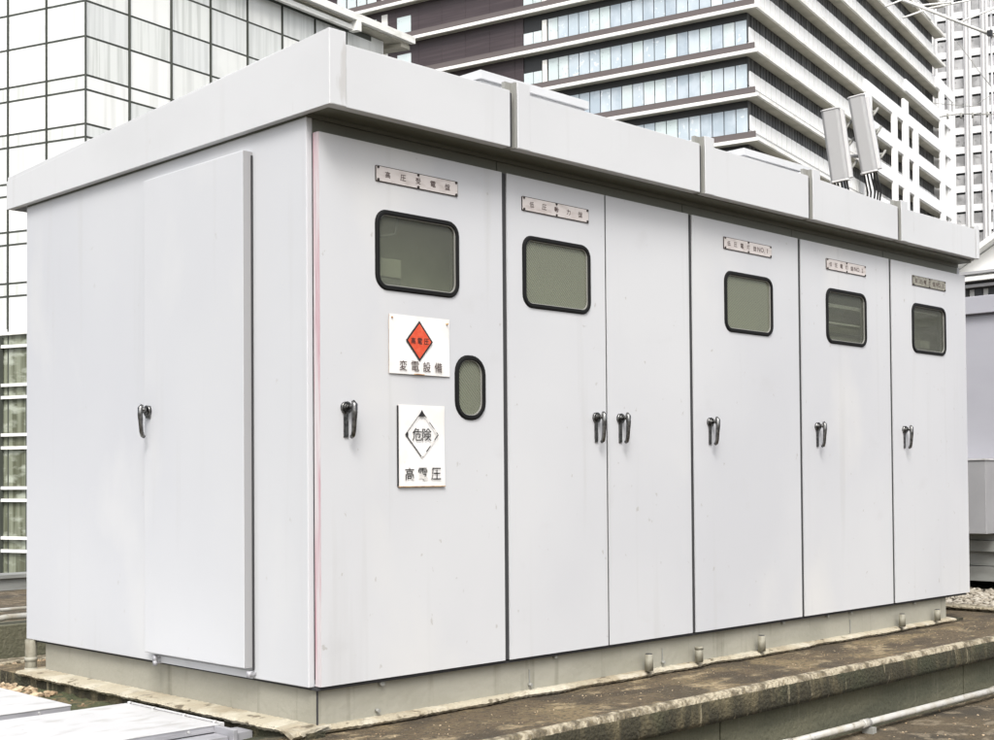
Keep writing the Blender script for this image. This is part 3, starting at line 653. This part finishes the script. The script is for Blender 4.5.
# ---- white glass building
G = Vector((45.417, 87.751, 0)); gr = fr(9.4, G); gl = fr(109.9, G)
GB = thing('glass_office_building', 'tall building clad in white glass panels with a dark grid, at left', 'office building', G)
Z0 = Vector((0, 0, 0))
bm = NB()
P = lambda a, b, z: gr*a + gl*b + Vector((0,0,z))
ob(bm, Z0, gr, gl, .12, 33, .12, 40, -45, 43.2); obj('wall_core', bm, 'mullion', GB)
pr = [(-10.9,-8.0)]
lev = [-7.9, -4.55, -3.55, -.65, .30, 3.40, 4.40, 7.30, 8.25, 11.25, 12.25, 15.15, 16.15, 19.15, 20.15, 22.95, 23.9, 26.75, 27.75, 30.35, 31.45, 34.40, 37.1, 40.1, 42.75]
count = 0; rest = NB(); restlow = NB()
def panel(face, s0, s1, za, zb, m, g=.05, keep=True):
    global count
    if keep and count < 100: bm = NB()
    elif zb < 12.6: bm = restlow
    else: bm = rest
    if face == 'R': ob(bm, Z0, gr, gl, s0+g*1.4, s1-g*1.4, .085, .115, za+g, zb-g)
    else: ob(bm, Z0, gr, gl, .085, .115, s0+g, s1-g, za+g, zb-g)
    if bm is not rest and bm is not restlow: obj('glass_panel', bm, random.choice(('frit','frit','frit3','frit4')) if m == 'frit' else m, GB); count += 1
for i in range(len(lev)-1):
    za, zb = lev[i], lev[i+1]; thin = zb-za < 1.3; low = zb < 12.6
    for k in range(7):
        s0, s1 = (.0 if k == 0 else 3.93*k), 3.93*(k+1)
        vis = k < 3
        if za > 11.9 or k > 0:
            panel('L', s0, s1, za, zb, ('frit' if not thin else 'frit2') if not low else ('lowglass'), .085, vis)
        else: panel('L', s0, s1, za, zb, 'frit', .06, False)
    for k in range(8):
        s0, s1 = 4.19*k, min(4.19*(k+1), 34.6 if za > 37 else 33)
        zmin = 24.5 + 1.55*k*1.9
        panel('R', s0, s1, za, zb, 'frit' if (i*7+k*3) % 5 else 'frit2', .085, zb > zmin)
obj('hidden_panels', rest, 'frit', GB)['kind'] = 'stuff'; obj('hidden_low_panels', restlow, 'lowglass', GB)['kind'] = 'stuff'
# white transoms on the low storeys, left face
bm = NB()
for z in [q for q in lev if q < 13]:
    ob(bm, Z0, gr, gl, -.22, -.01, 0, 27, z-.12, z+.12)
obj('transom', bm, 'whiteframe', GB)
bm = NB()
for k in range(1, 7): ob(bm, Z0, gr, gl, -.35, -.02, 3.93*k+.4, 3.93*k+.72, -45, 12.0)
for k in range(0, 7): ob(bm, Z0, gr, gl, -.12, -.02, 3.93*k+1.75, 3.93*k+1.9, -45, 8.0)
obj('mullion', bm, 'mullion', GB)
bm = NB()
for k in range(1, 8): ob(bm, Z0, gr, gl, 4.19*k-.035, 4.19*k+.035, -.03, .083, 12.6, 42.7)
for k in range(1, 7): ob(bm, Z0, gr, gl, -.03, .083, 3.93*k-.025, 3.93*k+.025, 12.6, 42.7)
ob(bm, Z0, gr, gl, -.02, .08, -.02, .08, 12.6, 42.7)
obj('fin', bm, 'mullion', GB)
bm = NB()   # cornice at the top, running past the wall on the right
ob(bm, Z0, gr, gl, -.8, 37.6, -1.4, -.9, 43.45, 44.1); ob(bm, Z0, gr, gl, -.8, 37.6, -.895, .5, 43.75, 44.1)
ob(bm, Z0, gr, gl, -.8, 29.3, -.9, -.5, 42.62, 43.05); ob(bm, Z0, gr, gl, 29.0, 29.6, -1.42, -.5, 42.5, 43.44)
ob(bm, Z0, gr, gl, -.9, -.4, -1.4, 40, 43.45, 44.1)
obj('cornice', bm, 'whiteframe', GB)
bm = NB(); ob(bm, Z0, gr, gl, -.4, 37.3, -.9, 4, 43.3, 43.44); ob(bm, Z0, gr, gl, 36.2, 37.5, -.85, 7, 42.9, 43.28); obj('soffit', bm, 'soffit', GB)
bm = NB(); ob(bm, Z0, gr, gl, 29.7, 34.9, .2, 30, 30, 43.2); obj('end_wall', bm, 'frit', GB)

# ---- brown office building
BB = Vector((99.083, 64.780, 0)); bl = fr(44.9+58, BB); br = fr(44.9-32.5, BB)
BR = thing('banded_office_building', 'dark brown high-rise with white ledges and pale blue windows behind the cabinet roof', 'office building', BB)
PA, PBo = 1.31, .92    # ledge projection beyond the two faces
F = 4.07; zt = 39.38
bm = NB(); ob(bm, Z0, bl, br, .12, 62, .12, 66, -45, 84); obj('core', bm, 'core', BR)
bm = NB(); ob(bm, Z0, bl, br, 24.0, 62, -.0, .119, -45, 84)
for k in range(-3, 8):       # stepped mullions between wall cassettes
    for s in range(25, 60, 3): ob(bm, Z0, bl, br, s, s+.06, -.03, -.005, zt+F*k+.95, zt+F*(k+1)-.01)
obj('brown_wall', bm, 'brownwall', BR)
nw = 0; restp = NB(); restw = NB()
for k in range(-12, 11):
    zb = zt + F*k                       # underside of this ledge
    e = NB()
    ob(e, Z0, bl, br, -PA, 62, -PBo, -PBo+.25, zb, zb+.31); ob(e, Z0, bl, br, -PA, -PA+.25, -PBo+.252, 68, zb, zb+.31)
    obj('ledge', e, 'ledge', BR)
    e = NB(); ob(e, Z0, bl, br, -PA+.25, 62, -PBo+.25, .11, zb+.02, zb+.28); ob(e, Z0, bl, br, -PA+.25, .11, .111, 67.9, zb+.02, zb+.28)
    obj('ledge_soffit', e, 'soffit', BR)
    e = NB(); ob(e, Z0, bl, br, -PA+.45, 62, -PBo+.35, -PBo+.5, zb+.281, zb+1.0)
    obj('spandrel', e, 'spandrel', BR)
    gz0, gz1 = zb+.55, zb+F-.71
    vis = -2 <= k <= 2
    for j in range(18):
        s0, s1 = .10+1.17*j, .10+1.17*(j+1)-.10
        first = j == 0
        if vis and nw < 92:
            e = NB(); ob(e, Z0, bl, br, s0, s1, .0, .10, gz0, gz1 + (.0)); obj('window_pane', e, random.choice(('bglass','bglass','bglass3','bglass2')), BR); nw += 1
        else: ob(restp, Z0, bl, br, s0, s1, .0, .10, gz0, gz1)
    if vis or k == 3:
        e = NB(); ob(e, Z0, bl, br, 21.25, 21.75, -.04, .10, gz0, gz1); obj('window_jamb', e, 'ledge', BR)
        for a_, b_, c_, d_ in [(21.85, 22.75, gz0, gz1-1.0), (22.85, 23.9, gz0, gz1-1.0), (38.0, 39.8, gz0+.6, gz1-.4)] + [(42.6+1.4*j, 43.8+1.4*j, gz0, gz1) for j in range(4)]:
            e = NB(); ob(e, Z0, bl, br, a_, b_, -.05, .10, c_, d_); obj('small_window', e, 'bglass2', BR)
        e = NB(); ob(e, Z0, bl, br, 41.1, 41.9, -.03, .01, gz0, gz1+.3); obj('window_jamb', e, 'ledge', BR)
    # right face: recessed dark glazing, white ribbed railing
    e = NB(); j = 0; s = .15
    while s < 66:
        ob(e, Z0, bl, br, .0, .10, s, s+.62, zb+F-2.6, zb+F-.02); s += .76
    obj('side_glazing', e, 'rdark', BR)
    if k < 8:
        e = NB(); s = .12
        while s < 66:
            ob(e, Z0, bl, br, -.16, -.10, s, s+1.16, zb+F-2.75, zb+F-1.36, 0); s += 1.36
        ob(e, Z0, bl, br, -.098, -.04, .12, 67, zb+F-2.7, zb+F-1.40, 1)
        ob(e, Z0, bl, br, -.12, .0, .12, 67, zb+.3, zb+F-2.76, 0 if k >= 0 else 1)
        obj('balcony_railing', e, ['rail', 'railgap'], BR)
    # exoskeleton bands on the lower right
    st = 31 if k <= 1 else (47.3 if k == 2 else (62 if k == 3 else None))
    if st:
        e = NB(); ob(e, Z0, bl, br, -PA-.25, -PA-.01, st, 71, zb-.05, zb+1.35); obj('frame_band', e, 'rail', BR)
obj('hidden_windows', restp, 'bglass', BR)['kind'] = 'stuff'; restw.free()
for (s0, s1, ztop) in ((31, 33, 43.3), (43.0-1.6, 44.7-1.6, 43.5), (46.0, 48.0, 46.2), (50.6, 52.4, 43.5), (63.7, 65.6, 53.0), (69.2, 71, 50)):
    e = NB(); ob(e, Z0, bl, br, -PA-.32, -PA-.02, s0, s1, -45, ztop); obj('pier', e, 'rail', BR)
bm = NB(); ob(bm, Z0, bl, br, -PA, 10, 68.2, 70.8, -45, 50); obj('end_pier', bm, 'rail', BR)

# ---- white tower
T = Vector((214.19, 101.24, 0)); tr = fr(44.9-115, T); tb = fr(44.9-115+90, T)
TW = thing('white_tower', 'white tower with a regular grid of small grey windows at far right', 'tower', T)
bm = NB(); ob(bm, Z0, tr, tb, -16, 26, .6, 20, -45, 120); obj('core', bm, 'core', TW)
cols = []
s = 1.0 - 2.78*6
while s < 24: cols.append(s); s += 2.78
# piers
bm = NB()
for c in cols:
    ob(bm, Z0, tr, tb, c+1.5, c+2.78, -.0, .7, -45, 120); ob(bm, Z0, tr, tb, c+1.75, c+1.9, -.35, -.01, -45, 120, 1); ob(bm, Z0, tr, tb, c+2.35, c+2.5, -.35, -.01, -45, 120, 1)
obj('pier', bm, ['tower', 'tower_rib'], TW)
bm = NB(); F2 = 3.36; k = -30
while 76.2 + F2*k < 118:
    zt2 = 76.2 + F2*k
    if zt2 > -40: ob(bm, Z0, tr, tb, -15.7, 25.8, .15, .65, zt2+.02, zt2+F2-2.2)
    k += 1
obj('floor_band', bm, 'tower', TW)
rest = NB(); n = 0
for ci, c in enumerate(cols):
    for k in range(-30, 13):
        zt2 = 76.2 + F2*k
        if zt2 < -38: continue
        if -1.5 < c < 9 and 38 < zt2 < 86 and n < 96:
            e = NB(); ob(e, Z0, tr, tb, c+.04, c+1.46, .32, .55, zt2-2.16, zt2-.35); obj('window', e, 'towerglass', TW); n += 1
        else: ob(rest, Z0, tr, tb, c+.04, c+1.46, .32, .55, zt2-2.16, zt2-.35)
obj('hidden_windows', rest, 'towerglass', TW)['kind'] = 'stuff'

# ------------------------------------------------------------------ panel antennas
CAM = Vector((-3.182, -4.183, .823))
rv = Vector((.7058, -.7083, 0)); fv = Vector((.7083, .7058, 0))
def antenna(top, bot, wd, dp, lab, sc=1.):
    top, bot = Vector(top), Vector(bot)
    ax = (top-bot); L = ax.length; z = ax.normalized()
    x = (rv*.90 - fv*.43); x = (x - z*x.dot(z)).normalized(); y = z.cross(x)   # y points away from the viewer
    if y.dot(fv) < 0: y = -y
    o = thing('panel_antenna', lab, 'antenna', bot, 'tilted panel antennas behind the cabinet roof')
    def prism(bm, w0, w1, d0, d1, h0, h1, r=.05):
        pts = [(w0, d0+r), (w0+r, d0), (w1-r, d0), (w1, d0+r), (w1, d1), (w0, d1)]
        a = [bm.verts.new(x*p + y*q + z*h0) for p, q in pts]; b = [bm.verts.new(x*p + y*q + z*h1) for p, q in pts]
        bm.faces.new(a); bm.faces.new(b)
        for k in range(6): bm.faces.new((a[k], a[(k+1)%6], b[(k+1)%6], b[k]))
    bm = NB(); prism(bm, -wd/2, wd/2, 0, dp*.55, 0, L, .04); obj('radome', bm, 'ant', o, .01)
    bm = NB(); prism(bm, -wd/2+.02, wd/2+.05, dp*.56, dp, .02, L-.02, .005); obj('back_tray', bm, 'antside', o)
    bm = NB(); prism(bm, -wd/2-.01, wd/2+.01, -.01, dp*.56, -.03, -.001, .04); prism(bm, -wd/2-.01, wd/2+.01, -.01, dp*.56, L+.001, L+.02, .04); obj('end_cap', bm, 'antside', o)
    bm = NB()
    for q in (-.10, -.05, .01, .06, .10):
        p0 = x*q + y*dp*.5 + z*(-.02)
        tube(bm, [p0, p0-z*.12+y*.02, p0-z*.3+y*.1+x*.1*q, p0-Vector((0,0,.65))+y*.18], .016, 8)
    obj('cable', bm, 'cable', o)
    for h in (L*.22, L*.55, L*.8):
        bm = NB(); p = y*dp + z*h; tube(bm, [p, p+y*.16+x*.22], .03, 8); tube(bm, [p+x*.18+y*.02-z*.08, p+y*.16+x*.26+z*.05], .022, 8)
        obj('bracket', bm, 'shadow_steel', o)
antenna((16.22, 7.31, 6.875), (16.36, 7.23, 5.72), .29, .26, 'grey tilted panel antenna, the lower left one of the pair')
antenna((16.52, 7.00, 7.09), (16.70, 6.88, 5.86), .26, .30, 'taller grey tilted panel antenna, the upper right one of the pair')
o = thing('antenna_mast', 'steel pole carrying the two panel antennas', 'mast', (16.85, 7.40, -.72))
bm = NB(); tube(bm, [(0,0,0),(0,0,7.2)], .05, 12); tube(bm, [(-.35,.1,6.9),(.15,-.35,6.9)], .03, 8); obj('pole', bm, 'steel', o)

# rooftop aerial with boom and rods, top right
o = thing('rooftop_aerial', 'thin white yagi aerial with crossed rods at the top right', 'aerial', (35.72, 13.3, -.72))
A = lambda x, y, z: Vector((x-35.72, y-13.3, z+.72))
bm = NB(); tube(bm, [(0,0,0), (0,0,16.4)], .032, 10); obj('mast', bm, 'steel', o)
bm = NB(); tube(bm, [A(33.60,15.10,15.13), A(35.75,13.2,14.05)], .045, 8); obj('boom', bm, 'whiteframe', o)
bm = NB()
for (p, q) in (((33.27,15.47,14.92),(33.85,14.93,15.25)), ((33.65,15.09,14.58),(34.2,14.6,14.85)), ((33.9,14.9,14.95),(34.7,14.05,15.05)), ((34.0,14.8,15.05),(34.25,14.5,14.5)),
               ((34.15,14.6,14.85),(35.4,13.45,15.2)), ((34.9,13.95,14.45),(35.7,13.1,14.9))):
    tube(bm, [A(*p), A(*q)], .028, 6)
obj('rod', bm, 'whiteframe', o)
bm = NB(); p = A(35.5, 13.25, 14.1); box(bm, p.x-.06, p.x+.07, p.y-.07, p.y+.06, p.z-.08, p.z+.08); obj('junction_box', bm, 'core', o)
bm = NB()
tube(bm, [A(34.47,14.37,11.59), A(34.9,13.95,11.68), A(35.62,13.25,11.66), A(36.6,12.3,11.7)], .018, 6)
tube(bm, [A(34.3,14.5,12.0), A(35.2,13.66,11.9), A(35.72,13.3,12.3)], .010, 6); tube(bm, [A(34.9,14.0,13.9), A(35.4,13.5,12.9), A(35.72,13.3,12.5)], .010, 6)
for t_ in (.15, .4, .62, .9):
    p = A(34.47,14.37,11.60).lerp(A(35.62,13.25,11.66), t_); tube(bm, [p-Vector((0,0,.08)), p+Vector((0,0,.08))], .035, 8)
obj('wire', bm, 'shadow_steel', o)
